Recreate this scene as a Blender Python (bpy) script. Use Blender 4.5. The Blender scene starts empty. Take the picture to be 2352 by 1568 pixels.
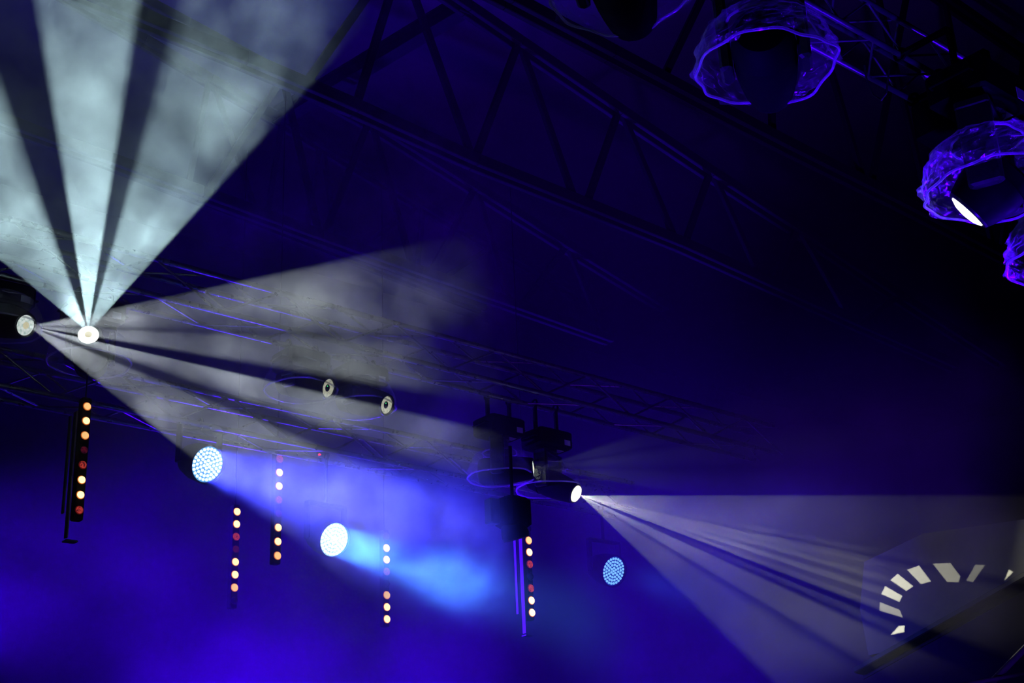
import bpy, math, random
from mathutils import Vector, Matrix
random.seed(7)
sc = bpy.context.scene
COL = sc.collection
cy = sc.cycles; cy.adaptive_threshold = .03; cy.use_light_tree = False; cy.max_bounces = 4; cy.diffuse_bounces = 1; cy.glossy_bounces = 2; cy.transmission_bounces = 2; cy.volume_bounces = 0; cy.transparent_max_bounces = 10
R = math.radians

# ------------------------------------------------------------------ camera
F = 50 / 36 * 2352
AZ, PITCH, ROLL = R(49), R(22), R(2.5)
cf = Vector((math.cos(AZ)*math.cos(PITCH), math.sin(AZ)*math.cos(PITCH), math.sin(PITCH)))
r0 = Vector((math.sin(AZ), -math.cos(AZ), 0)); u0 = r0.cross(cf)
cr = r0*math.cos(ROLL) - u0*math.sin(ROLL)
cu = u0*math.cos(ROLL) + r0*math.sin(ROLL)
CAM = Vector((0, 0, 1.7))
cam = bpy.data.cameras.new('camera'); cam_o = bpy.data.objects.new('camera', cam); COL.objects.link(cam_o)
cam.lens = 50; cam.sensor_width = 36; cam.clip_end = 200
cam_o.matrix_world = Matrix(((cr.x, cu.x, -cf.x, CAM.x), (cr.y, cu.y, -cf.y, CAM.y), (cr.z, cu.z, -cf.z, CAM.z), (0, 0, 0, 1)))
sc.camera = cam_o
sc.view_settings.view_transform = 'Standard'; sc.view_settings.look = 'None'
sc.view_settings.gamma = 1; sc.view_settings.exposure = 0; sc.view_settings.use_curve_mapping = False

# survey helpers: a sight line from the camera, a point on it at a depth or on a plane
def ray(x, y): return cf + cr*((x-1176)/F) + cu*((784-y)/F)
def P(x, y, d): return CAM + ray(x, y)*d
def PD(x, y, D): v = ray(x, y); return CAM + v*(D/v.y)          # on the vertical plane y = D
def PP(x, y, p0, n): v = ray(x, y); return CAM + v*((p0-CAM).dot(n)/v.dot(n))
def imgdir(deg): return cr*math.cos(R(deg)) - cu*math.sin(R(deg))
Z = Vector((0, 0, 1)); X = Vector((1, 0, 0)); Y = Vector((0, 1, 0))

# ------------------------------------------------------------------ materials
def mat(name):
    m = bpy.data.materials.new(name); m.use_nodes = True
    return m, m.node_tree.nodes, m.node_tree.links
def pbr(name, col, rough=.5, metal=0., noise=0., scale=8., bump=0., spec=.5):
    m, n, l = mat(name)
    b = n['Principled BSDF']
    b.inputs['Base Color'].default_value = (*col, 1); b.inputs['Roughness'].default_value = rough
    b.inputs['Metallic'].default_value = metal; b.inputs['Specular IOR Level'].default_value = spec
    if noise or bump:
        tc = n.new('ShaderNodeTexCoord'); t = n.new('ShaderNodeTexNoise')
        t.inputs['Scale'].default_value = scale; t.inputs['Detail'].default_value = 5
        l.new(tc.outputs['Object'], t.inputs['Vector'])
        if noise:
            mr = n.new('ShaderNodeMapRange'); mr.inputs[1].default_value = .3; mr.inputs[2].default_value = .7
            mr.inputs[3].default_value = max(.02, rough-noise); mr.inputs[4].default_value = min(1, rough+noise)
            l.new(t.outputs[0], mr.inputs[0]); l.new(mr.outputs[0], b.inputs['Roughness'])
            mx = n.new('ShaderNodeMix'); mx.data_type = 'RGBA'
            mx.inputs[6].default_value = (*[c*.75 for c in col], 1); mx.inputs[7].default_value = (*[c*1.2 for c in col], 1)
            l.new(t.outputs[0], mx.inputs[0]); l.new(mx.outputs[2], b.inputs['Base Color'])
        if bump:
            bp = n.new('ShaderNodeBump'); bp.inputs['Strength'].default_value = bump; bp.inputs['Distance'].default_value = .02
            l.new(t.outputs[0], bp.inputs['Height']); l.new(bp.outputs[0], b.inputs['Normal'])
    return m
def glow(name, col, k):
    m, n, l = mat(name); n.clear()
    o = n.new('ShaderNodeOutputMaterial'); e = n.new('ShaderNodeEmission')
    e.inputs[0].default_value = (*col, 1); e.inputs[1].default_value = k
    l.new(e.outputs[0], o.inputs[0]); m.cycles.emission_sampling = 'NONE'
    return m
def glow_mottled(name, c1, c2, k, scale):                        # a lit front glass whose optics break the light into flecks
    m = glow(name, c1, k); n = m.node_tree.nodes; l = m.node_tree.links
    e = next(x for x in n if x.type == 'EMISSION')
    tc = n.new('ShaderNodeTexCoord'); t = n.new('ShaderNodeTexVoronoi'); t.inputs['Scale'].default_value = scale
    l.new(tc.outputs['Object'], t.inputs['Vector'])
    cr_ = n.new('ShaderNodeValToRGB'); cr_.color_ramp.elements[0].color = (*c1, 1); cr_.color_ramp.elements[1].color = (*c2, 1)
    cr_.color_ramp.elements[0].position = .35; cr_.color_ramp.elements[1].position = .8
    l.new(t.outputs['Distance'], cr_.inputs[0]); l.new(cr_.outputs[0], e.inputs[0])
    return m
def film(name, base_fac, edge_fac, rough, haze=.05):
    m, n, l = mat(name); n.clear()
    o = n.new('ShaderNodeOutputMaterial'); mix = n.new('ShaderNodeMixShader'); tr = n.new('ShaderNodeBsdfTransparent')
    gl = n.new('ShaderNodeBsdfGlossy'); gl.inputs['Roughness'].default_value = rough
    df = n.new('ShaderNodeBsdfTranslucent'); df.inputs[0].default_value = (.8, .8, .85, 1)
    d2 = n.new('ShaderNodeBsdfDiffuse'); d2.inputs[0].default_value = (.8, .8, .85, 1); ad = n.new('ShaderNodeMixShader'); l.new(df.outputs[0], ad.inputs[1]); l.new(d2.outputs[0], ad.inputs[2])
    m2 = n.new('ShaderNodeMixShader'); m2.inputs[0].default_value = haze
    lw = n.new('ShaderNodeLayerWeight'); lw.inputs[0].default_value = .35
    mr = n.new('ShaderNodeMapRange'); mr.inputs[3].default_value = base_fac; mr.inputs[4].default_value = edge_fac
    pw = n.new('ShaderNodeMath'); pw.operation = 'POWER'; pw.inputs[1].default_value = 2.2
    l.new(lw.outputs['Facing'], pw.inputs[0]); l.new(pw.outputs[0], mr.inputs[0]); l.new(mr.outputs[0], mix.inputs[0])
    tc = n.new('ShaderNodeTexCoord'); t = n.new('ShaderNodeTexNoise'); t.inputs['Scale'].default_value = 11; t.inputs['Detail'].default_value = 4
    t.inputs['Distortion'].default_value = 1.2
    l.new(tc.outputs['Object'], t.inputs['Vector'])
    bp = n.new('ShaderNodeBump'); bp.inputs['Strength'].default_value = .9; bp.inputs['Distance'].default_value = .04
    l.new(t.outputs[0], bp.inputs['Height']); l.new(bp.outputs[0], gl.inputs['Normal'])
    l.new(gl.outputs[0], m2.inputs[1]); l.new(ad.outputs[0], m2.inputs[2])
    l.new(tr.outputs[0], mix.inputs[1]); l.new(m2.outputs[0], mix.inputs[2]); l.new(mix.outputs[0], o.inputs[0])
    return m
M = dict(
    black=pbr('black_powder_coat', (.003, .003, .004), .65, 0, .1, 14, spec=.04),
    black_matte=pbr('matt_black_housing', (.006, .006, .007), .9, 0, .05, 14, spec=.05),
    black_gloss=pbr('black_plastic', (.012, .012, .013), .3, 0, .05, 20),
    alu=pbr('dull_aluminium_tube', (.16, .16, .17), .32, .8, .1, 20),
    alu_black=pbr('black_painted_truss_tube', (.07, .07, .08), .34, .5, .08, 20),
    steel=pbr('painted_roof_steel', (.014, .014, .018), .65, 0, .1, 6, spec=.2),
    bar=pbr('brushed_flat_bar', (.09, .09, .10), .5, .3, .1, 30),
    roof=pbr('corrugated_roof_lining', (.12, .12, .13), .85, 0, .05, 3, .6),
    wall=pbr('dark_stage_cloth', (.03, .03, .035), .95, 0, .03, 2, .3),
    floor=pbr('black_stage_floor', (.03, .03, .03), .7, 0, .1, 4),
    canvas=pbr('grey_woven_panel', (.09, .09, .085), .9, 0, .05, 12, .2),
    labelm=pbr('pale_printed_sticker', (.45, .45, .5), .5, 0, 0),
    lens_off=pbr('dark_lens_glass', (.02, .02, .03), .08, 0, 0),
    film=film('clear_rain_cover_film', .13, .6, .16, .35),
    rim=film('clear_cover_hem', .5, .95, .2, .6),
    lens_hot=glow_mottled('lit_beam_lens', (1, 1, .92), (.85, 1, .9), 2.2, 60),
    lens_yellow=glow_mottled('lit_warm_beam_lens', (1, .98, .7), (.9, .95, .75), 1.6, 60),
    lens_white=glow_mottled('lit_white_lens_face', (.9, 1, .95), (.45, .6, .55), 1.25, 55),
    lens_ring=glow_mottled('dimly_lit_lens_ring', (.55, .55, .42), (.30, .32, .25), 1., 70),
    lens_core=glow('yellowish_lens_core', (1, .93, .62), .95),
    led_hot=glow('bright_cyan_white_led', (.55, .9, 1), 3.2),
    led_white=glow('white_hot_led', (.9, 1, 1), 4.),
    led_dim=glow('pale_blue_led', (.20, .52, 1), 1.3),
    led_pane=glow('lit_led_face_hot', (.13, .45, 1), 1.2),
    led_pane_white=glow('lit_led_face_white', (.5, .88, 1), 1.6),
    led_pane_dim=glow('lit_led_face_dim', (.02, .10, .75), .45),
    warm=glow('glowing_warm_lamp', (1, .72, .30), 3.),
    warm_soft=glow('glowing_amber_lamp', (1, .58, .22), 1.5),
    red=glow_mottled('low_red_lamp', (.75, .07, .05), (.10, .005, .02), .8, 90),
    ember=glow_mottled('barely_lit_lamp', (.16, .01, .03), (.012, 0, .02), .6, 60),
    halo=glow('amber_bezel_glow', (1, .22, .03), .8),  # lamp light falling on the bezel, put in as emission
    red_ring=glow('dark_red_bezel_glow', (.25, .01, .01), .4),  # dim red spill on the bezel, also put in as emission
    red_dot=glow('red_indicator', (1, .01, .05), 2.5),
    green_dot=glow('green_indicator', (.1, 1, .3), .8),
)

# ------------------------------------------------------------------ mesh builder
def frame(d):
    d = d.normalized(); a = Z if abs(d.z) < .9 else X
    s = d.cross(a).normalized(); return s, s.cross(d).normalized(), d
class MB:
    def __init__(s): s.v = []; s.f = []
    def box(s, c, dim, ax=(X, Y, Z), bev=.0):
        h = [k/2 for k in dim]; b = min(bev, min(h)*.45); base = len(s.v)
        if b <= 0:
            for i in (-1, 1):
                for j in (-1, 1):
                    for k in (-1, 1): s.v.append(c + ax[0]*h[0]*i + ax[1]*h[1]*j + ax[2]*h[2]*k)
            for q in ((0,1,3,2),(4,6,7,5),(0,4,5,1),(2,3,7,6),(0,2,6,4),(1,5,7,3)): s.f.append(tuple(base+t for t in q))
            return s
        rings = []                                              # chamfered edges and corners
        for z, ins in ((-h[2], b), (-h[2]+b, 0), (h[2]-b, 0), (h[2], b)):
            x, y = h[0]-ins, h[1]-ins; bb = b
            pts = [(x, -y+bb), (x, y-bb), (x-bb, y), (-x+bb, y), (-x, y-bb), (-x, -y+bb), (-x+bb, -y), (x-bb, -y)]
            rings.append([c + ax[0]*px + ax[1]*py + ax[2]*z for px, py in pts])
        s.loft(rings, True, True); return s
    def loft(s, rings, cap0=False, cap1=False, closed=True):
        base = len(s.v); n = len(rings[0])
        for rg in rings: s.v.extend(rg)
        for i in range(len(rings)-1):
            for j in range(n if closed else n-1):
                a, b = base+i*n+j, base+i*n+(j+1) % n
                s.f.append((a, b, b+n, a+n))
        if cap0: s.f.append(tuple(base+j for j in reversed(range(n))))
        if cap1: s.f.append(tuple(base+(len(rings)-1)*n+j for j in range(n)))
        return s
    def tube(s, pts, r, n=8, caps=True):
        pts = [Vector(p) for p in pts]; rings = []; ref = None
        for i, p in enumerate(pts):
            d = (pts[min(i+1, len(pts)-1)] - pts[max(i-1, 0)]).normalized()
            if ref is None: ref = frame(d)[0]
            a = (ref - d*ref.dot(d)).normalized(); b = d.cross(a); ref = a
            rr = r[i] if isinstance(r, (list, tuple)) else r
            rings.append([p + a*math.cos(2*math.pi*k/n)*rr + b*math.sin(2*math.pi*k/n)*rr for k in range(n)])
        return s.loft(rings, caps, caps)
    def lathe(s, c, d, prof, n=24, cap0=True, cap1=True, wob=0., seed=0):
        a, b, d = frame(d); rings = []
        for i, (z, rr) in enumerate(prof):
            rg = []
            for k in range(n):
                t = 2*math.pi*k/n
                q = 1 + (random.uniform(-.45, .45)*wob if wob and i % 2 else 0) + wob*(math.sin(5*t+seed+i*.9)*.5+math.sin(11*t+seed*2.3-i*1.7)*.35+math.sin(17*t+seed*1.1+i*2.2)*.2)*(.35+.65*(i % 2))
                rg.append(c + d*z + (a*math.cos(t) + b*math.sin(t))*rr*q)
            rings.append(rg)
        return s.loft(rings, cap0, cap1)
    def torus(s, c, d, Rr, r, n=40, m=8, wob=0., seed=0):
        a, b, d = frame(d); base = len(s.v)
        for k in range(n):
            t = 2*math.pi*k/n; e = a*math.cos(t)+b*math.sin(t)
            q = Rr*(1+wob*(math.sin(5*t+seed)*.5+math.sin(11*t+seed*2.3)*.35)); dz = wob*Rr*.8*math.sin(3*t+seed)
            for j in range(m):
                g = 2*math.pi*j/m; s.v.append(c + e*(q+r*math.cos(g)) + d*(r*math.sin(g)+dz))
        for k in range(n):
            for j in range(m):
                s.f.append((base+k*m+j, base+((k+1) % n)*m+j, base+((k+1) % n)*m+(j+1) % m, base+k*m+(j+1) % m))
        return s
    def prism(s, poly, th):
        n = len(poly); base = len(s.v); s.v += [p for p in poly] + [p+th for p in poly]
        s.f.append(tuple(base+i for i in range(n))); s.f.append(tuple(base+n+i for i in reversed(range(n))))
        for i in range(n): s.f.append((base+i, base+n+i, base+n+(i+1) % n, base+(i+1) % n))
        return s
    def build(s, name, m, parent=None, smooth=False, org=None):
        me = bpy.data.meshes.new(name)
        o = org if org is not None else Vector((0, 0, 0))
        me.from_pydata([v-o for v in s.v], [], s.f); me.materials.append(M[m] if isinstance(m, str) else m)
        me.validate(); 
        import bmesh
        bm = bmesh.new(); bm.from_mesh(me); bmesh.ops.recalc_face_normals(bm, faces=bm.faces); bm.to_mesh(me); bm.free()
        if smooth:
            for p in me.polygons: p.use_smooth = True
            try: me.set_sharp_from_angle(angle=R(40))
            except Exception: pass
        ob = bpy.data.objects.new(name, me); COL.objects.link(ob)
        if parent is not None: ob.parent = parent
        if org is not None and parent is None: ob.location = o
        return ob
def tag(o, label, cat, group=None, kind=None):
    o['label'] = label; o['category'] = cat
    if group: o['group'] = group
    if kind: o['kind'] = kind
    return o
def thing(name, loc, label, cat, group=None):
    o = bpy.data.objects.new(name, None); o.empty_display_size = .1; COL.objects.link(o); o.location = loc
    return tag(o, label, cat, group)
# parts are modelled in world coordinates and stored relative to their thing
def part(mb, name, m, root, smooth=True, loc=None):
    l = loc if loc is not None else root.location.copy()
    mb.v = [v-l for v in mb.v]
    return mb.build(name, m, root, smooth)

# ------------------------------------------------------------------ the hall
def struct(o): o['kind'] = 'structure'; return o
HX0, HX1, HY0, HY1, HZ = -9., 30., -4., 19.5, 12.4
struct(MB().box(Vector(((HX0+HX1)/2, (HY0+HY1)/2, -.1)), (HX1-HX0, HY1-HY0, .2)).build('floor', 'floor'))
struct(MB().box(Vector(((HX0+HX1)/2, (HY0+HY1)/2, HZ+.1)), (HX1-HX0, HY1-HY0, .2)).build('ceiling', 'roof'))
struct(MB().box(Vector(((HX0+HX1)/2, HY1+.1, HZ/2)), (HX1-HX0, .2, HZ)).build('wall_back', 'wall'))
struct(MB().box(Vector((HX0-.1, (HY0+HY1)/2, HZ/2)), (.2, HY1-HY0, HZ)).build('wall_left', 'wall'))
struct(MB().box(Vector((HX1+.1, (HY0+HY1)/2, HZ/2)), (.2, HY1-HY0, HZ)).build('wall_right', 'wall'))

# ------------------------------------------------------------------ roof steel
def bar_between(mb, a, b, w, t):
    d = (b-a); L = d.length; d.normalize()
    s = Y if abs(d.y) < .9 else X
    s = (s - d*s.dot(d)).normalized(); q = d.cross(s)
    mb.box((a+b)/2, (L, t, w), (d, s, q), .006); return mb
def roof_truss(D, top, bot, webs, label, wch=.12, ww=.075):
    tp = [PD(x, y, D) for x, y in top]; bt = [PD(x, y, D) for x, y in bot]
    root = thing('roof_truss', bt[0], label, 'roof truss', 'steel roof trusses')
    for nm, pts in (('top_chord', tp), ('bottom_chord', bt)):
        m = MB()
        for off in (-.055, .055):                                # a chord is a pair of angle sections with a slot between
            for a, b in zip(pts, pts[1:]): bar_between(m, a+Y*off, b+Y*off, wch, .05)
        part(m, nm, 'steel', root, False)
    for (x0, y0, x1, y1) in webs:
        part(bar_between(MB(), PD(x0, y0, D), PD(x1, y1, D), ww, .05), 'web', 'steel', root, False)
    return tp, bt
RT1 = roof_truss(9.0, [(205, -575), (905, -95), (1073, 20), (1190, 100), (1420, 257), (1630, 398), (1830, 528), (2060, 680), (2300, 835)],
           [(-250, -190), (560, 140), (815, 249), (1088, 372), (1335, 470), (1560, 560), (1760, 650), (1960, 740), (2190, 840)],
           [(905, -95, 700, 195), (917, -80, 816, 249), (930, -70, 1088, 372), (1190, 100, 1088, 372), (1196, 105, 1322, 466), (1420, 257, 1345, 474),
            (1430, 262, 1553, 556), (1630, 398, 1572, 562), (1640, 404, 1750, 646), (1830, 528, 1772, 655), (1840, 534, 1955, 738), (2060, 680, 1975, 745)],
           'dark steel roof truss with wide V webs, nearest of those behind the stage truss')
RT2 = roof_truss(11.0, [(-250, -300), (430, 60), (650, 178), (850, 284), (1090, 434), (1300, 566), (1530, 708)],
           [(-250, 190), (460, 445), (735, 545), (960, 625), (1180, 702), (1400, 780)],
           [(650, 178, 735, 545), (650, 178, 470, 448), (846, 282, 742, 548), (856, 288, 950, 622), (1090, 434, 985, 634), (1096, 438, 1170, 698), (1300, 566, 1195, 707), (1306, 570, 1390, 776)],
           'dark steel roof truss, middle one, crossed by the wide V webs', .11, .07)
RT3 = roof_truss(12.4, [(-250, -240), (330, 95), (480, 185), (648, 282), (735, 335), (965, 472), (1130, 566), (1330, 680)],
           [(-250, 175), (420, 440), (600, 510), (780, 580), (960, 650), (1110, 708)],
           [(480, 185, 430, 442), (490, 190, 595, 508), (648, 282, 610, 514), (735, 335, 700, 548), (742, 338, 775, 578), (965, 472, 800, 586), (972, 476, 955, 648), (1130, 566, 985, 660)],
           'dark steel roof truss farthest back, low behind the left light fan', .11, .06)
RT0 = roof_truss(7.2, [(1750, -290), (1960, -145), (2170, 0), (2352, 125), (2500, 226)],
           [(1040, -66), (1167, 0), (1400, 123), (1600, 229), (1800, 332), (2050, 457), (2352, 612), (2480, 678)],
           [(1750, -290, 1520, 186), (1750, -290, 1775, 320), (1785, -265, 1985, 424), (2090, -50, 2000, 430), (1990, -120, 2140, 500), (2170, 0, 2280, 572), (2352, 125, 2300, 582)],
           'blue-edged steel roof truss crossing behind the near lighting truss', .12, .07)
# a purlin that ties the trusses together, seen as the thick dark diagonal
a, b = PD(1073, 8, 9.0), PD(640, 268, 12.4)
pr = thing('purlin', a, 'thick dark purlin crossing diagonally between the roof trusses', 'purlin')
m = MB(); dd = (b-a).normalized(); sd = dd.cross(Z).normalized(); up = sd.cross(dd)
part(MB().box((a+b)/2+up*.09, ((b-a).length, .16, .02), (dd, sd, up), .004), 'upper_flange', 'steel', pr, False)
part(MB().box((a+b)/2, ((b-a).length, .02, .17), (dd, sd, up), .004), 'beam_web', 'steel', pr, False)
part(MB().box((a+b)/2-up*.09, ((b-a).length, .16, .02), (dd, sd, up), .004), 'lower_flange', 'steel', pr, False)

# ------------------------------------------------------------------ lighting trusses (square box truss, lattice on four faces)
def lighting_truss(c, x0, x1, s, bay, m_, label, rc=.025, rb=.01):
    root = thing('lighting_truss', Vector((x0, c.y, c.z)), label, 'truss', 'box lighting trusses')
    h = s/2; cs = [(-h, h), (h, h), (h, -h), (-h, -h)]           # (y, z)
    for y, z in cs:
        part(MB().tube([Vector((x0, c.y+y, c.z+z)), Vector((x1, c.y+y, c.z+z))], rc, 12), 'chord', m_, root)
    n = int(round((x1-x0)/bay)); nb = 0
    for f in range(4):
        (ya, za), (yb, zb) = cs[f], cs[(f+1) % 4]
        for i in range(n):
            if nb >= 96: break
            xa, xb = x0+i*bay, x0+(i+1)*bay; p, q = (ya, za), (yb, zb)
            if i % 2: p, q = q, p
            part(MB().tube([Vector((xa, c.y+p[0], c.z+p[1])), Vector((xb, c.y+q[0], c.z+q[1]))], rb, 8), 'brace', m_, root); nb += 1
    return root
FT = P(850, 784, 12.1); BT = P(850, 1030, 12.8); NT = P(2028, 111, 8.5)
lighting_truss(FT, FT.x-6, FT.x+5.1, .30, .56, 'alu', 'box truss over the stage carrying the row of beam lights')
lighting_truss(BT, BT.x-6, BT.x+3.2, .29, .5, 'alu', 'lower box truss behind the beam lights, with the blue LED washes')
lighting_truss(NT, NT.x-3.0, NT.x+4.2, .26, .3, 'alu_black', 'black box truss at the top right above the rain-covered lights', .018, .0075)

# ------------------------------------------------------------------ moving heads in clear rain covers
def moving_head(lens, D, ztop, lens_m, label, cover=.30, yaw_box=0., ring=False, sc_=1., wob=.03, seed=1., box=(.40, .30, .17), coverdz=0., hl=1., bulge=0., dock=None):
    D = D.normalized(); piv = lens - D*.30*sc_*hl; kz = sc_*hl
    root = thing('moving_head_light', Vector((piv.x, piv.y, ztop)), label, 'stage light', 'beam lights in rain covers')
    ax = (Vector((math.cos(yaw_box), math.sin(yaw_box), 0)), Vector((-math.sin(yaw_box), math.cos(yaw_box), 0)), Z)
    zb = min(piv.z + .40*sc_, ztop - .04 - box[2]*sc_/2)
    bx = [k*sc_ for k in box]
    ob = part(MB().box(Vector((piv.x, piv.y, zb)), bx, ax, .02), 'base', 'black', root, False)
    c = Vector((piv.x, piv.y, zb))
    lp = MB().box(c + ax[0]*bx[0]*.30 - Z*bx[2]*.2 - ax[1]*(bx[1]/2+.002), (.07*sc_, .004, .05*sc_), ax)
    o = lp.build('label_plate', 'labelm', None); 
    o.data.transform(Matrix.Translation(-root.location)); o.parent = ob
    lp = MB().box(c + ax[0]*bx[0]*.27 - Z*(bx[2]/2+.002) - ax[1]*bx[1]*.1, (.085*sc_, .07*sc_, .004), ax)
    o = lp.build('label_plate', 'labelm', None); o.data.transform(Matrix.Translation(-root.location)); o.parent = ob
    for sgn in (-1, 1):                                          # carrying handles on the base ends
        q = c + ax[0]*(bx[0]/2)*sgn
        hd = MB().tube([q+ax[1]*.09*sc_, q+ax[1]*.09*sc_+ax[0]*.035*sgn, q-ax[1]*.09*sc_+ax[0]*.035*sgn, q-ax[1]*.09*sc_], .008, 6).build('handle', 'black', None)
        hd.data.transform(Matrix.Translation(-root.location)); hd.parent = ob
    for sgn in (-1, 1):                                          # hook clamps up to the truss
        q = c + ax[0]*.13*sgn*sc_ + Z*bx[2]/2
        top = Vector((q.x, q.y, ztop))
        mb = MB()
        if not dock: mb.box((q+top)/2, (.035, .03, max(.03, (top-q).length)), ax, .004)
        if dock:                                                 # an outrigger arm back to the truss chord
            e = Vector((q.x, dock[0], dock[1]))
            mb.box((q+Vector((q.x, q.y, e.z)))/2, (.035, .03, max(.03, abs(q.z-e.z))), (X, Y, Z), .004)
            mb.box((Vector((q.x, q.y, e.z))+e)/2, (.035, max(.03, abs(q.y-e.y)), .03), (X, Y, Z), .004)
            mb.torus(e, ax[0], .036, .010, 16, 6)
        else: mb.torus(top+Z*.02, ax[0], .036, .010, 16, 6)
        part(mb, 'clamp', 'black', root, False)
    side = D.cross(Z).normalized() if abs(D.z) < .98 else X      # yoke
    arm = .155*sc_; zt = zb - bx[2]/2
    mb = MB().lathe(Vector((piv.x, piv.y, zt)), -Z, [(0, .09*sc_), (.035*sc_, .09*sc_), (.04*sc_, .075*sc_)], 24)
    mb.box(Vector((piv.x, piv.y, zt-.05*sc_)), (2*arm+.06*sc_, .13*sc_, .04*sc_), (side, side.cross(Z), Z), .012)
    for sgn in (-1, 1):
        q = Vector((piv.x, piv.y, 0)) + side*arm*sgn
        zc = (zt-.05*sc_ + piv.z-.07*sc_)/2; ln = (zt-.05*sc_) - (piv.z-.07*sc_)
        mb.box(Vector((q.x, q.y, zc)), (.05*sc_, .13*sc_, ln), (side, side.cross(Z), Z), .015)
    part(mb, 'yoke', 'black_gloss', root, False)
    prof = [(-.20, .06), (-.195, .10), (-.17, .12), (-.08, .125), (-.06, .13), (-.055, .123), (.04, .128), (.12, .122), (.2, .112), (.275, .1), (.295, .095), (.298, .085), (.285, .08)]
    hd = part(MB().lathe(piv, D, [(z*kz, r_*sc_) for z, r_ in prof], 32), 'head', 'black', root)
    def sub(mb, nm, mm):
        o = mb.build(nm, mm, None, True); o.data.transform(Matrix.Translation(-root.location)); o.parent = hd
        return o
    sub(MB().torus(piv+D*.295*kz, D, .084*sc_, .011*sc_, 40, 8), 'lens_ring', 'black_gloss')
    if ring:
        sub(MB().lathe(piv+D*.287*kz, D, [(0, .074*sc_), (.006, .07*sc_), (.008, .05*sc_), (.004, .032*sc_), (0, .03*sc_)], 32, False, False), 'lens', lens_m)
        sub(MB().lathe(piv+D*.286*kz, D, [(0, .034*sc_), (.004, .02*sc_), (.006, .004)], 24), 'lens_centre', 'lens_off')
        s1, s2, _ = frame(D)
        sub(MB().lathe(piv+D*.292*kz+s1*.012+s2*.012, D, [(0, .006), (.003, .004)], 10), 'indicator', 'green_dot')
    else:
        sub(MB().lathe(piv+D*.287*kz, D, [(0, .078*sc_), (.006+bulge*.6, .076*sc_), (.012+bulge*.9, .05*sc_), (.015+bulge, .02*sc_), (.0155+bulge, .004)], 32), 'lens', lens_m)
        if lens_m != 'lens_off' and not bulge: sub(MB().lathe(piv+D*(.287*kz+.016), D, [(0, .026*sc_), (.003, .018*sc_), (.004, .003)], 20), 'lens_centre', 'lens_core')
    # rain cover: a clear film skirt that widens from the base to a round hem
    cc = Vector((piv.x, piv.y, piv.z+coverdz)); pr_ = [(.50, .52), (.46, .72), (.36, .84), (.24, .91), (.12, .96), (.0, 1.0), (-.10, 1.02), (-.2, 1.0)]
    pr2 = []
    for (za, ra), (zc_, rc_) in zip(pr_, pr_[1:]):
        for t in (0, .33, .67): pr2.append((za+(zc_-za)*t, ra+(rc_-ra)*t))
    pr2.append(pr_[-1])
    k = cover
    cv = part(MB().lathe(cc, Z, [(z*k*1.1, r_*k) for z, r_ in pr2], 72, False, False, wob, seed), 'rain_cover', 'film', root, False)
    o = MB().torus(cc-Z*.22*k, Z, k*1.0, max(.0075, .006*k/.3), 96, 8, wob*.8, seed).build('cover_hem', 'rim', None, True)
    o.data.transform(Matrix.Translation(-root.location)); o.parent = cv
    o = MB().torus(cc+Z*.55*k, Z, k*.52, .007, 48, 6, .05, seed).build('drawstring', 'rim', None, True)
    o.data.transform(Matrix.Translation(-root.location)); o.parent = cv
    return root
def aim(lens, ang, beta):
    tc = (CAM-lens).normalized(); d = imgdir(ang); d = (d-d.dot(tc)*tc).normalized()
    return (tc*math.cos(R(beta)) + d*math.sin(R(beta))).normalized()
ZF = FT.z-.15
def on_truss(x, y, dy=0.): return PD(x, y, FT.y+dy)
LA, LB, LC, LD = on_truss(59, 747, .0), on_truss(203, 768, -.1), on_truss(1322, 1133, -.1), on_truss(1225, 1075, .0)
LE, LG = on_truss(755, 891, -.1), on_truss(889, 930, -.1)
AIM = dict(A=aim(LA, 13, 38), B=aim(LB, -94.5, 30), C=aim(LC, 22, 62), D=aim(LD, -4, 82), E=aim(LE, 10, 50), G=aim(LG, 10, 50))
moving_head(LA, AIM['A'], ZF, 'lens_white', 'beam light with a white lens at the far left, lighting rightwards', seed=1)
moving_head(LB, AIM['B'], ZF, 'lens_hot', 'beam light at the left throwing the tall pale fan straight up', seed=2)
moving_head(LE, AIM['E'], ZF, 'lens_ring', 'beam light showing a dim ring lens over the stage, left of the dim pair', ring=True, seed=3)
moving_head(LG, AIM['G'], ZF, 'lens_ring', 'beam light showing a dim ring lens over the stage, right of the dim pair', ring=True, seed=4)
moving_head(LD, AIM['D'], ZF, 'lens_white', 'beam light seen side-on with only a thin lit sliver of lens', seed=5)
moving_head(LC, AIM['C'], ZF, 'lens_yellow', 'beam light with warm white lens throwing the fan to the lower right', seed=6, bulge=.035)
ZN = NT.z+.16
def near(x, y, d): return P(x, y, d)
n1 = near(1757, 128, 7.1); a1 = (imgdir(55)*.42+cf*.9).normalized()
moving_head(n1+a1*.375, a1, ZN, 'lens_off', 'unlit light in a wrinkled clear rain cover at the top, complete in view', cover=.345, wob=.075, seed=7, box=(.34, .25, .15), sc_=1.25, dock=(NT.y-.13, NT.z-.13))
n2 = near(2225, 483, 7.9); a2 = aim(n2, 135, 84)
moving_head(n2, a2, ZN, 'lens_hot', 'rain-covered light near the right edge with a lens seen as a bright white sliver', cover=.385, wob=.075, seed=8, box=(.34, .25, .15), sc_=1.45, hl=.45, bulge=.03, coverdz=.05, dock=(NT.y-.13, NT.z-.13))
n3 = near(1425, -50, 6.8); a3 = (imgdir(55)*.42+cf*.9).normalized()
moving_head(n3+a3*.375, a3, ZN, 'lens_off', 'rain-covered light cut off by the top edge of the view', cover=.345, wob=.075, seed=9, box=(.34, .25, .15), sc_=1.25, dock=(NT.y-.13, NT.z-.13))
n4 = near(2470, 560, 8.4); a4 = (imgdir(80)*.42+cf*.9).normalized()
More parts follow.
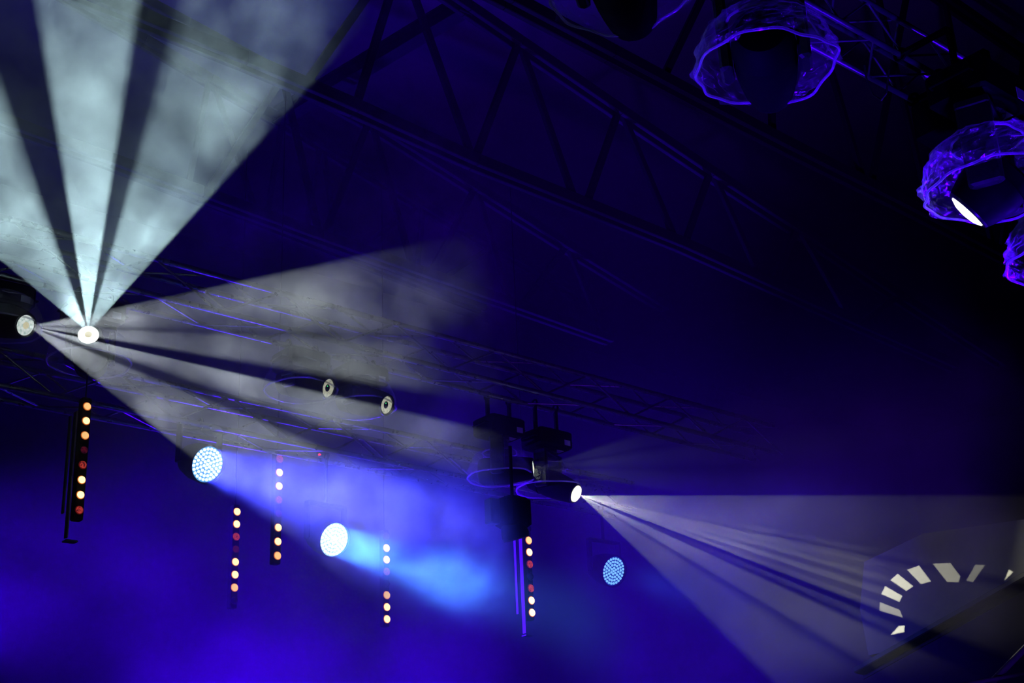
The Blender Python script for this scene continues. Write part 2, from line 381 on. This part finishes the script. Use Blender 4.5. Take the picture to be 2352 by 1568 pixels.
moving_head(n4+a4*.42, a4, ZN, 'lens_off', 'rain-covered light cut off by the right edge of the view', cover=.385, wob=.075, seed=10, box=(.34, .25, .15), sc_=1.25, dock=(NT.y-.13, NT.z-.13))

# slack black cable under the near truss, and the black box slung beside the second covered light
c0 = near(1985, 150, 8.3)
pts = [c0, near(1992, 190, 8.3), near(2006, 218, 8.28), near(2024, 230, 8.25), near(2036, 214, 8.2), near(2042, 160, 8.2)]
cb = thing('cable', c0, 'thin slack cable looping below the black truss at the top right', 'cable')
part(MB().tube(pts, .006, 8), 'cable_loop', 'black_gloss', cb)
c0 = Vector((NT.x+.62, NT.y-.02, NT.z-.34))
dm = thing('power_box', c0+Z*.2, 'black slung power box under the truss, between the two covered lights', 'power box')
part(MB().box(c0, (.52, .26, .26), (X, Y, Z), .02), 'housing', 'black', dm, False)
part(MB().box(c0+X*.12-Y*.02-Z*.132, (.10, .08, .004)), 'label_plate', 'labelm', dm, False)
for q in (-.16, .16): part(MB().box(c0+X*q+Z*.16, (.03, .03, .12)).torus(c0+X*q+Z*.22+Y*.15, X, .036, .01, 16, 6).box(c0+X*q+Z*.21+Y*.07, (.03, .14, .02)), 'clamp', 'black', dm, False)

# ------------------------------------------------------------------ LED wash lights on the lower truss
ZB = BT.z-.145
def led_wash(c, D, rad, ztop, led_m, pane_m, label, seed=0):
    D = D.normalized(); piv = c - D*.13
    root = thing('led_wash_light', Vector((piv.x, piv.y, ztop)), label, 'stage light', 'LED wash lights')
    hd = part(MB().lathe(piv, D, [(-.16, .05), (-.155, rad*.6), (-.12, rad*.85), (-.02, rad*1.02), (.09, rad*1.08), (.13, rad*1.1), (.145, rad*1.1), (.145, rad*1.01), (.125, rad)], 40), 'head', 'black', root)
    def sub(mb, nm, mm):
        o = mb.build(nm, mm, None, True); o.data.transform(Matrix.Translation(-root.location)); o.parent = hd
    sub(MB().lathe(c-D*.004, D, [(0, rad*.99), (.002, rad*.5), (.003, .003)], 40), 'led_face', pane_m)
    s1, s2, _ = frame(D); pitch = rad*.94/4.45
    for ring in range(5):                                        # 61 small lenses in rings
        for q_ in range(max(1, ring*6)):
            t = 2*math.pi*(q_+.5*(ring % 2))/max(1, ring*6)
            q = c + (s1*math.cos(t) + s2*math.sin(t))*pitch*ring
            sub(MB().lathe(q, D, [(0, pitch*.42), (.008, pitch*.37), (.014, pitch*.2), (.016, .002)], 10), 'led_lens', led_m)
    side = D.cross(Z).normalized(); zt = piv.z+rad*1.1+.12
    mb = MB().box(Vector((piv.x, piv.y, zt)), (2*rad*1.2+.06, .07, .025), (side, side.cross(Z), Z), .006)
    for sgn in (-1, 1):
        q = piv + side*(rad*1.2+.02)*sgn
        mb.box(Vector((q.x, q.y, (zt+piv.z)/2-.02)), (.018, .07, zt-piv.z+.04), (side, side.cross(Z), Z), .004)
    part(mb, 'yoke', 'black', root, False)
    part(MB().tube([Vector((piv.x, piv.y, zt)), Vector((piv.x, piv.y, max(ztop, zt+.03)))], .016, 10).torus(Vector((piv.x, piv.y, max(ztop, zt+.03)+.02)), X, .036, .01, 16, 6), 'clamp', 'black', root, False)
W1, W2, W3 = PD(476, 1066, BT.y-.05), PD(767, 1239, BT.y-.05), PD(1409, 1311, BT.y-.1)
AW = dict(a=aim(W1, 17, 34), b=aim(W2, 18, 36), c=aim(W3, 15, 42))
led_wash(W1, AW['a'], .15, ZB, 'led_hot', 'led_pane', 'glaring cyan-white LED wash light, leftmost of the three round ones')
led_wash(W2, AW['b'], .147, ZB, 'led_white', 'led_pane_white', 'whitest LED wash light, shooting the thick cyan beam to the right')
led_wash(W3, AW['c'], .147, ZB, 'led_dim', 'led_pane_dim', 'dimmer blue LED wash light with separate dots, below the right beam fan')

# ------------------------------------------------------------------ vertical lamp battens
def lamp_batten(p0, p1, d0, states, label, drop_bar=True, ztop=9.3, tail=.12, faces=-Y, bars=False):
    a = P(*p0, d0); v = ray(*p1); v2 = Vector((v.x, v.y)); t = Vector((a.x-CAM.x, a.y-CAM.y)).length/v2.length
    b = CAM + v*t                                                # straight below the first lamp, on the second sight line
    b = Vector((a.x, a.y, b.z)); n = len(states); sp = (a.z-b.z)/(n-1)
    root = thing('lamp_batten', Vector((a.x, a.y, b.z-.2)), label, 'lamp batten', 'vertical battens of warm lamps')
    fwd = faces.normalized(); sd = fwd.cross(Z).normalized(); ax = (sd, fwd, Z)
    mid = (a+b)/2; H = a.z-b.z+.14
    mb = MB().box(mid - fwd*.05, (.072, .07, H), ax, .006)
    part(mb, 'housing', 'black_matte', root, False)
    left = -sd if (-sd).dot(cr) < 0 else sd
    # flat mounting bars running behind on the side towards the camera
    if bars:
        part(MB().box(mid + left*.062 - fwd*.06 - Z*(tail), (.012, .05, H+.02), ax, .002), 'mounting_bar', 'bar', root, False)
        part(MB().box(mid + left*.062 - fwd*.15 - Z*(tail*.2), (.012, .035, H*.8), ax, .002), 'mounting_bar', 'bar', root, False)
        part(MB().box(Vector((mid.x, mid.y, b.z-.1-tail*1.0)) + left*.03 - fwd*.06, (.09, .07, .012), ax, .002), 'foot_plate', 'bar', root, False)
    mb = MB().tube([Vector((mid.x, mid.y, a.z+.07))-fwd*.05, Vector((mid.x, mid.y, ztop))-fwd*.05], .005, 6)
    part(mb, 'suspension_wire', 'black', root, False)
    for i, s in enumerate(states):
        c = Vector((a.x, a.y, a.z-sp*i)) - fwd*.016
        r_ = 8.5/3267*d0
        mm = {'W': 'warm', 'S': 'warm_soft', 'r': 'red', 'e': 'ember', 'o': 'lens_off'}[s]
        lo = part(MB().lathe(c, fwd, [(0, r_), (.012, r_*.93), (.02, r_*.72), (.026, r_*.4), (.028, .002)], 20), 'lamp', mm, root)
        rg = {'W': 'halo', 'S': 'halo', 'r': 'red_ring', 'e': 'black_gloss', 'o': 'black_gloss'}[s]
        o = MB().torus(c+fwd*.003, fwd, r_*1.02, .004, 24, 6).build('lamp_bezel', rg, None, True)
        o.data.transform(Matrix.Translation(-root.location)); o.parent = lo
    return root
lamp_batten((202, 932), (185, 1170), 10.3, 'SWSeeWWr'.replace('eeW', 'erW'), 'batten of warm lamps at the far left, with a pale side bar', ztop=BT.z, bars=True)
lamp_batten((644, 1053), (643, 1275), 12.5, 'rWWreWWS', 'longest-looking batten of warm lamps between the two bright LED washes')
lamp_batten((546, 1174), (541, 1378), 13.5, 'WWreWWSo', 'batten of warm lamps below the leftmost LED wash')
lamp_batten((889, 1231), (883, 1421), 14.3, 'eWWreSWW'.replace('eSWW', 'oSWW'), 'batten of warm lamps standing in the thick cyan beam')
lamp_batten((1215, 1213), (1224, 1406), 14.1, 'rSWroSWW'.replace('rSWroSWW', 'oSWrorWW'), 'batten of warm lamps below the dark boxy light, right of the cyan beam', bars=True)

# ------------------------------------------------------------------ dark gear around the battens
c = P(1178, 1178, 12.2)
bl = thing('blinder_light', Vector((c.x, c.y, ZB)), 'dark unlit boxy stage light hanging above the right batten', 'stage light')
part(MB().box(c, (.26, .24, .26), (X, Y, Z), .03), 'housing', 'black', bl, False)
part(MB().lathe(c-Z*.13, -Z+X*.3, [(-.05, .10), (.06, .12), (.10, .11), (.10, .1)], 24), 'snout', 'black', bl)
part(MB().box(c-X*.23-Z*.02, (.10, .10, .22), (X, Y, Z), .01), 'ballast_box', 'bar', bl, False)
part(MB().tube([c+Z*.1, Vector((c.x, c.y, ZB))], .015, 8), 'clamp', 'black', bl)
c = P(734, 1044, 12.6)
ind = thing('signal_lamp', c, 'tiny red indicator lamp just under the lower truss', 'indicator lamp')
part(MB().lathe(c, -cf, [(0, .013), (.006, .011), (.01, .003)], 12), 'lens', 'red_dot', ind)
part(MB().box(c+cf*.03, (.05, .05, .06), (X, Y, Z), .006), 'housing', 'black', ind, False)
part(MB().tube([c+cf*.03, Vector((c.x, c.y, ZB))+cf*.03], .005, 6), 'stem', 'black', ind)

# ------------------------------------------------------------------ right side: panel that catches the projected ring, rafter, rail
pc = P(2170, 1390, 11.5)
pn = ((CAM-pc).normalized() + (LC-pc).normalized()).normalized()
poly = [(1985, 1290), (2120, 1225), (2440, 1180), (2440, 1266), (2300, 1346), (2095, 1460), (2030, 1497), (1995, 1505), (1975, 1400)]
pan = MB().prism([PP(x, y, pc, pn) for x, y in poly], -pn*.05).build('fabric_panel', 'canvas', org=pc)
tag(pan, 'dark fabric panel at the lower right catching a ring of light patches', 'panel')
a, b = PP(2470, 1262, pc-pn*.02, pn), PP(1970, 1542, pc-pn*.02, pn)
rf = thing('rafter', b, 'slanting dark rafter along the lower edge of the panel with light patches', 'rafter')
d_ = (b-a).normalized(); q = d_.cross(pn).normalized()
part(MB().box((a+b)/2, ((b-a).length, .05, .10), (d_, q, pn), .008), 'beam', 'steel', rf, False)
part(MB().box((a+b)/2-pn*.055, ((b-a).length, .12, .012), (d_, q, pn), .003), 'flange', 'steel', rf, False)
a, b = P(2225, 1620, 9), P(2380, 1462, 9.6); a = a + (a-b)*(a.z/(b.z-a.z))
rl = thing('brace_pole', a, 'thin blue-lit slanting pole in the bottom right corner', 'pole')
part(MB().tube([a, b], .022, 10), 'pole', 'bar', rl)
part(MB().tube([P(2210, 1572, 9.02), P(2420, 1535, 9.5)], .014, 10), 'crossbar', 'bar', rl)

# ------------------------------------------------------------------ light
def nodes_light(L):
    L.use_nodes = True; n = L.node_tree.nodes; l = L.node_tree.links
    def m(op, a, b=None):
        k = n.new('ShaderNodeMath'); k.operation = op
        for i, v in enumerate((a, b)):
            if v is None: continue
            if hasattr(v, 'links'): l.new(v, k.inputs[i])
            else: k.inputs[i].default_value = v
        return k.outputs[0]
    return n, l, m
def place(o, p, D, up):
    Vv = (up - D*up.dot(D)).normalized(); U = Vv.cross(-D)
    o.matrix_world = Matrix(((U.x, Vv.x, -D.x, p.x), (U.y, Vv.y, -D.y, p.y), (U.z, Vv.z, -D.z, p.z), (0, 0, 0, 1)))
    return U, Vv
def gobo_spot(name, lens, D, ang, alpha, power, col, ramp, fall='Linear', patches=None, lead=.03):
    """a beam light whose gobo is a fan of wedge slots; ramp = (slot angle, brightness)"""
    L = bpy.data.lights.new(name, 'SPOT'); o = bpy.data.objects.new(name, L); COL.objects.link(o)
    tc_ = (CAM-lens).normalized(); beta = math.acos(max(-1, min(1, tc_.dot(D))))
    p = lens + D*lead; U, Vv = place(o, p, D, tc_)
    L.spot_size = R(2*alpha); L.spot_blend = .04; L.energy = power; L.shadow_soft_size = .005; L.color = col
    n, l, m = nodes_light(L); em = n['Emission']
    tcn = n.new('ShaderNodeTexCoord'); sx = n.new('ShaderNodeSeparateXYZ'); l.new(tcn.outputs['Normal'], sx.inputs[0])
    z = m('MULTIPLY', sx.outputs[2], -1)
    den = m('SUBTRACT', m('MULTIPLY', z, math.sin(beta)), m('MULTIPLY', sx.outputs[1], math.cos(beta)))
    s = 1 if U.dot(imgdir(ang+90)) > 0 else -1
    psi = m('ARCTAN2', m('MULTIPLY', sx.outputs[0], s), den)
    deg = m('ADD', m('MULTIPLY', psi, 57.29578), ang)
    lo, hi = ramp[0][0]-5, ramp[-1][0]+5
    mr = n.new('ShaderNodeMapRange'); l.new(deg, mr.inputs[0]); mr.inputs[1].default_value = lo; mr.inputs[2].default_value = hi
    rp = n.new('ShaderNodeValToRGB'); l.new(mr.outputs[0], rp.inputs[0]); el = rp.color_ramp.elements
    while len(el) > 1: el.remove(el[-1])
    for i, (a, v) in enumerate(ramp):
        t = (a-lo)/(hi-lo); e = el[0] if i == 0 else el.new(t); e.position = t; e.color = (v, v, v, 1)
    k = rp.outputs[0]
    if patches:
        h = n.new('ShaderNodeMapRange'); l.new(m('DIVIDE', sx.outputs[1], z), h.inputs[0]); h.inputs[1].default_value = .0; h.inputs[2].default_value = .08
        k = m('MULTIPLY', k, h.outputs[0])                                                  # the ring of windows cut in the gobo
        uv = n.new('ShaderNodeCombineXYZ')
        l.new(m('DIVIDE', sx.outputs[0], z), uv.inputs[0]); l.new(m('DIVIDE', sx.outputs[1], z), uv.inputs[1]); uv.inputs[2].default_value = 1
        tot = None
        for poly, gain in patches:
            pts = []
            for w in poly:
                q = w - p; pts.append((q.dot(U)/q.dot(D), q.dot(Vv)/q.dot(D)))
            cx = sum(a for a, _ in pts)/len(pts); cy = sum(b for _, b in pts)/len(pts); cur = None
            for (xa, ya), (xb, yb) in zip(pts, pts[1:]+pts[:1]):
                nx, ny = yb-ya, xa-xb; ln = math.hypot(nx, ny); nx /= ln; ny /= ln; c0 = -(nx*xa+ny*ya)
                if nx*cx+ny*cy+c0 < 0: nx, ny, c0 = -nx, -ny, -c0
                dp = n.new('ShaderNodeVectorMath'); dp.operation = 'DOT_PRODUCT'; l.new(uv.outputs[0], dp.inputs[0]); dp.inputs[1].default_value = (nx, ny, c0)
                cur = dp.outputs['Value'] if cur is None else m('MINIMUM', cur, dp.outputs['Value'])
            g = n.new('ShaderNodeMapRange'); l.new(cur, g.inputs[0]); g.inputs[1].default_value = 0; g.inputs[2].default_value = .0009; g.inputs[4].default_value = gain
            tot = g.outputs[0] if tot is None else m('MAXIMUM', tot, g.outputs[0])
        k = m('ADD', k, tot)
    lf = n.new('ShaderNodeLightFalloff'); lf.inputs[0].default_value = 1
    fo = lf.outputs[fall] if fall != 'Soft' else m('ADD', m('MULTIPLY', lf.outputs['Quadratic'], .3), m('MULTIPLY', lf.outputs['Linear'], .45))
    l.new(m('MULTIPLY', k, fo), em.inputs['Strength'])
    return o
def disk(name, c, D, size, spread, power, col):
    L = bpy.data.lights.new(name, 'AREA'); o = bpy.data.objects.new(name, L); COL.objects.link(o)
    L.shape = 'DISK'; L.size = size; L.spread = R(spread); L.energy = power; L.color = col
    place(o, c + D*.03, D, Z); return o
def wash(name, p, target, half, power, col, blend=1., soft=.15):
    L = bpy.data.lights.new(name, 'SPOT'); o = bpy.data.objects.new(name, L); COL.objects.link(o)
    D = (target-p).normalized(); place(o, p, D, Z if abs(D.z) < .95 else X)
    L.spot_size = R(2*half); L.spot_blend = blend; L.energy = power; L.color = col; L.shadow_soft_size = soft
    return o
gobo_spot('beam_up', LB, AIM['B'], -94.5, 23, 1050, (.62, .93, 1), [(-140, 0), (-139, .9), (-114, 1), (-111, .7), (-108, .04), (-99.5, .03), (-97.5, 1), (-83, 1), (-81, .06), (-76, .1), (-73, .7), (-65, .7), (-60, 1), (-50, .9), (-49, 0)])
gobo_spot('beam_right', LA, AIM['A'], 13, 17.5, 800, (.82, .93, 1), [(-13.7, 0), (-12.5, .45), (-6, .9), (-1, .45), (1, .2), (3, .5), (8, .55), (9.8, .015), (12.6, .015), (13.2, 1), (17, .8), (19.6, .1), (22.3, .1), (24, .6), (34, .8), (39, .6), (40.2, 0)])
QUADS = [([(2021, 1382), (2067, 1400), (2074, 1418), (2020, 1402)], .5), ([(2033, 1345), (2073, 1368), (2066, 1382), (2024, 1364)], 1),
         ([(2062, 1317), (2098, 1346), (2082, 1357), (2045, 1332)], 1), ([(2111, 1298), (2139, 1335), (2115, 1341), (2083, 1308)], .8),
         ([(2142, 1294), (2183, 1292), (2206, 1323), (2202, 1337), (2175, 1336)], .45), ([(2240, 1296), (2263, 1297), (2235, 1337), (2219, 1333)], .3),
         ([(2317, 1307), (2328, 1313), (2306, 1334)], 1.3), ([(2045, 1458), (2064, 1437), (2078, 1436), (2077, 1451)], 1.4)]
gobo_spot('beam_lower_right', LC, AIM['C'], 22, 20.5, 650, (1, .98, .72), [(-.3, 0), (.3, .9), (10.5, .75), (11.6, .2), (13, .8), (20, .8), (21.2, .02), (24, .02), (25, .9), (29.5, .8), (31, .2), (33.5, .6), (43, .6), (45, 0)], 'Soft',
          [([PP(x, y, pc, pn) for x, y in q], g*3.6) for q, g in QUADS], .056)
gobo_spot('beam_side', LD, AIM['D'], -4, 16, 40, (.75, .8, 1), [(-20, 0), (-17, .6), (-12, .4), (-10, .2), (-6, .5), (0, .2), (4, .5), (9, .5), (10.5, 0)], 'Quadratic')
disk('wash_left', W1, AW['a'], .27, 22, 110, (.04, .05, 1))
disk('wash_centre', W2, AW['b'], .27, 14, 26, (.06, .25, 1))
disk('wash_right', W3, AW['c'], .25, 30, 2, (.03, .10, 1))
BLUE = (.045, 0, 1)
wash('blue_flood', P(-900, 1250, 13), P(500, 1380, 14.), 20, 24000, BLUE)
wash('blue_flood', P(1450, 2150, 16), P(1450, 1400, 16), 14, 4000, BLUE)
wash('blue_flood', P(750, 2300, 14), P(650, 1000, 14.), 36, 4500, BLUE, soft=.4)
wash('blue_flood', P(-400, 1150, 12.5), P(60, 1160, 13), 20, 2500, BLUE)
wash('blue_rig_fill', P(2650, 1600, 6), P(2080, 200, 8.2), 20, 900, BLUE)  # added fill from out of view, brightens the near truss and covers
wash('blue_rig_fill', P(3000, 1300, 9), P(2050, 200, 8.5), 20, 3500, BLUE)  # second added fill for the near rig, from off to the right
wash('blue_roof_fill', P(2600, 1700, 8), P(1750, 450, 12), 36, 900, (.11, 0, 1))  # added fill that lifts the dark roof at the right, no lamp there
wash('blue_rig_fill', P(1250, 1750, 6), P(1800, 150, 7.2), 14, 1500, BLUE)  # added fill from below in clear air, brightens the rain covers

# ------------------------------------------------------------------ haze and smoke
def volume_box(name, lo, hi, label):
    o = MB().box((lo+hi)/2, tuple(hi-lo)).build(name, M['canvas'], org=(lo+hi)/2)
    o.data.materials.clear(); tag(o, label, 'haze', kind='stuff'); return o
m_, n_, l_ = mat('thin_stage_haze'); n_.clear()
out = n_.new('ShaderNodeOutputMaterial'); vs = n_.new('ShaderNodeVolumeScatter'); l_.new(vs.outputs[0], out.inputs['Volume'])
vs.inputs['Density'].default_value = .018
hz = volume_box('haze', Vector((-8.5, 7.0, .02)), Vector((12.5, 18.8, 10.2)), 'thin blue-lit haze filling the air over the stage'); hz.data.materials.append(m_)
def smoke(name, lo, hi, label, scale, d0, d1, n0, n1, step, edge, seed=0., detail=4, rough=.6, stretch=(1, 1, 1), thin=None):
    """drifting smoke: uneven density that thins out towards the rim of the cloud"""
    m_, n_, l_ = mat('drifting_smoke'); n_.clear()
    def mth(op, a, b):
        k = n_.new('ShaderNodeMath'); k.operation = op
        for i, v in enumerate((a, b)):
            if hasattr(v, 'links'): l_.new(v, k.inputs[i])
            else: k.inputs[i].default_value = v
        return k.outputs[0]
    out = n_.new('ShaderNodeOutputMaterial'); vs = n_.new('ShaderNodeVolumeScatter'); l_.new(vs.outputs[0], out.inputs['Volume'])
    g = n_.new('ShaderNodeNewGeometry')
    mp = n_.new('ShaderNodeMapping'); mp.inputs['Location'].default_value = (seed, seed*1.7, seed*.6); mp.inputs['Scale'].default_value = stretch
    l_.new(g.outputs['Position'], mp.inputs[0])
    nz = n_.new('ShaderNodeTexNoise'); nz.inputs['Scale'].default_value = scale; nz.inputs['Detail'].default_value = detail; nz.inputs['Roughness'].default_value = rough
    l_.new(mp.outputs[0], nz.inputs['Vector'])
    mr = n_.new('ShaderNodeMapRange'); mr.interpolation_type = 'SMOOTHSTEP'
    l_.new(nz.outputs[0], mr.inputs[0])
    for i, v in ((1, n0), (2, n1), (3, d0), (4, d1)): mr.inputs[i].default_value = v
    sp = n_.new('ShaderNodeSeparateXYZ'); l_.new(g.outputs['Position'], sp.inputs[0]); cur = None
    for k in range(3):
        for v in (mth('SUBTRACT', sp.outputs[k], lo[k]), mth('SUBTRACT', hi[k], sp.outputs[k])):
            cur = v if cur is None else mth('MINIMUM', cur, v)
    e = n_.new('ShaderNodeMapRange'); e.interpolation_type = 'SMOOTHSTEP'; l_.new(cur, e.inputs[0]); e.inputs[1].default_value = 0; e.inputs[2].default_value = edge
    den = mth('MULTIPLY', mr.outputs[0], e.outputs[0])
    if thin:                                                     # density falls off along a given direction
        dv = n_.new('ShaderNodeVectorMath'); dv.operation = 'DOT_PRODUCT'; l_.new(g.outputs['Position'], dv.inputs[0]); dv.inputs[1].default_value = thin[0]
        q = n_.new('ShaderNodeMapRange'); l_.new(dv.outputs['Value'], q.inputs[0])
        for i, v in enumerate(thin[1:]): q.inputs[i+1].default_value = v
        den = mth('MULTIPLY', den, q.outputs[0])
    l_.new(den, vs.inputs['Density'])
    m_.cycles.volume_step_rate = step
    o = volume_box(name, lo, hi, label); o.data.materials.append(m_); return o
smoke('smoke', Vector((1.5, 5.1, 3.2)), Vector((8.6, 10.4, 8.)), 'drifting smoke hanging in the light beams at the left', 2.1, .004, .5, .45, .70, 1.1, .7, 0, 4, .7, thin=((-1, 1, 0), .9, 2.2, 0., 1.))
qs = [LC, LC+AIM['C']*.5] + [PP(x, y, pc, pn) for x, y in ((2020, 1300), (2350, 1130), (2350, 1300), (2020, 1470), (1700, 1500))]
b0 = Vector([min(q[k] for q in qs)-.6 for k in range(3)]); b1 = Vector([max(q[k] for q in qs)+.6 for k in range(3)])
b0.x = 8.3
smoke('smoke', b0, b1, 'thin smoke in the fan of light at the lower right', 1.1, .10, .34, .35, .7, 1., .5, 3., 3, thin=((0, 1, 0), 6.2, 8.7, .22, 1.))
smoke('smoke', Vector((5.7, 8.2, 2.8)), Vector((7.0, 10.3, 5.2)), 'smoke puff glowing cyan in front of the whitest LED wash', 1.5, .04, .45, .38, .7, .7, .45, 5., 3)
smoke('smoke', Vector((-2, 10.5, .6)), Vector((10.6, 14, 5.4)), 'blue clouds of smoke low behind the lamp battens', .55, .0, .11, .38, .68, .8, 1.2, 8., 2)
w = bpy.data.worlds.new('dark_hall'); sc.world = w; w.use_nodes = True
w.node_tree.nodes['Background'].inputs[0].default_value = (.0006, 0, .004, 1)
print('Z tops', RT1[0][2].z, RT2[0][2].z, RT3[0][3].z, RT0[0][2].z, 'FT', FT, 'BT', BT, 'NT', NT, 'panel', pc)
print('LA', LA, AIM['A'], 'LB', LB, AIM['B'], 'LC', LC, AIM['C'])
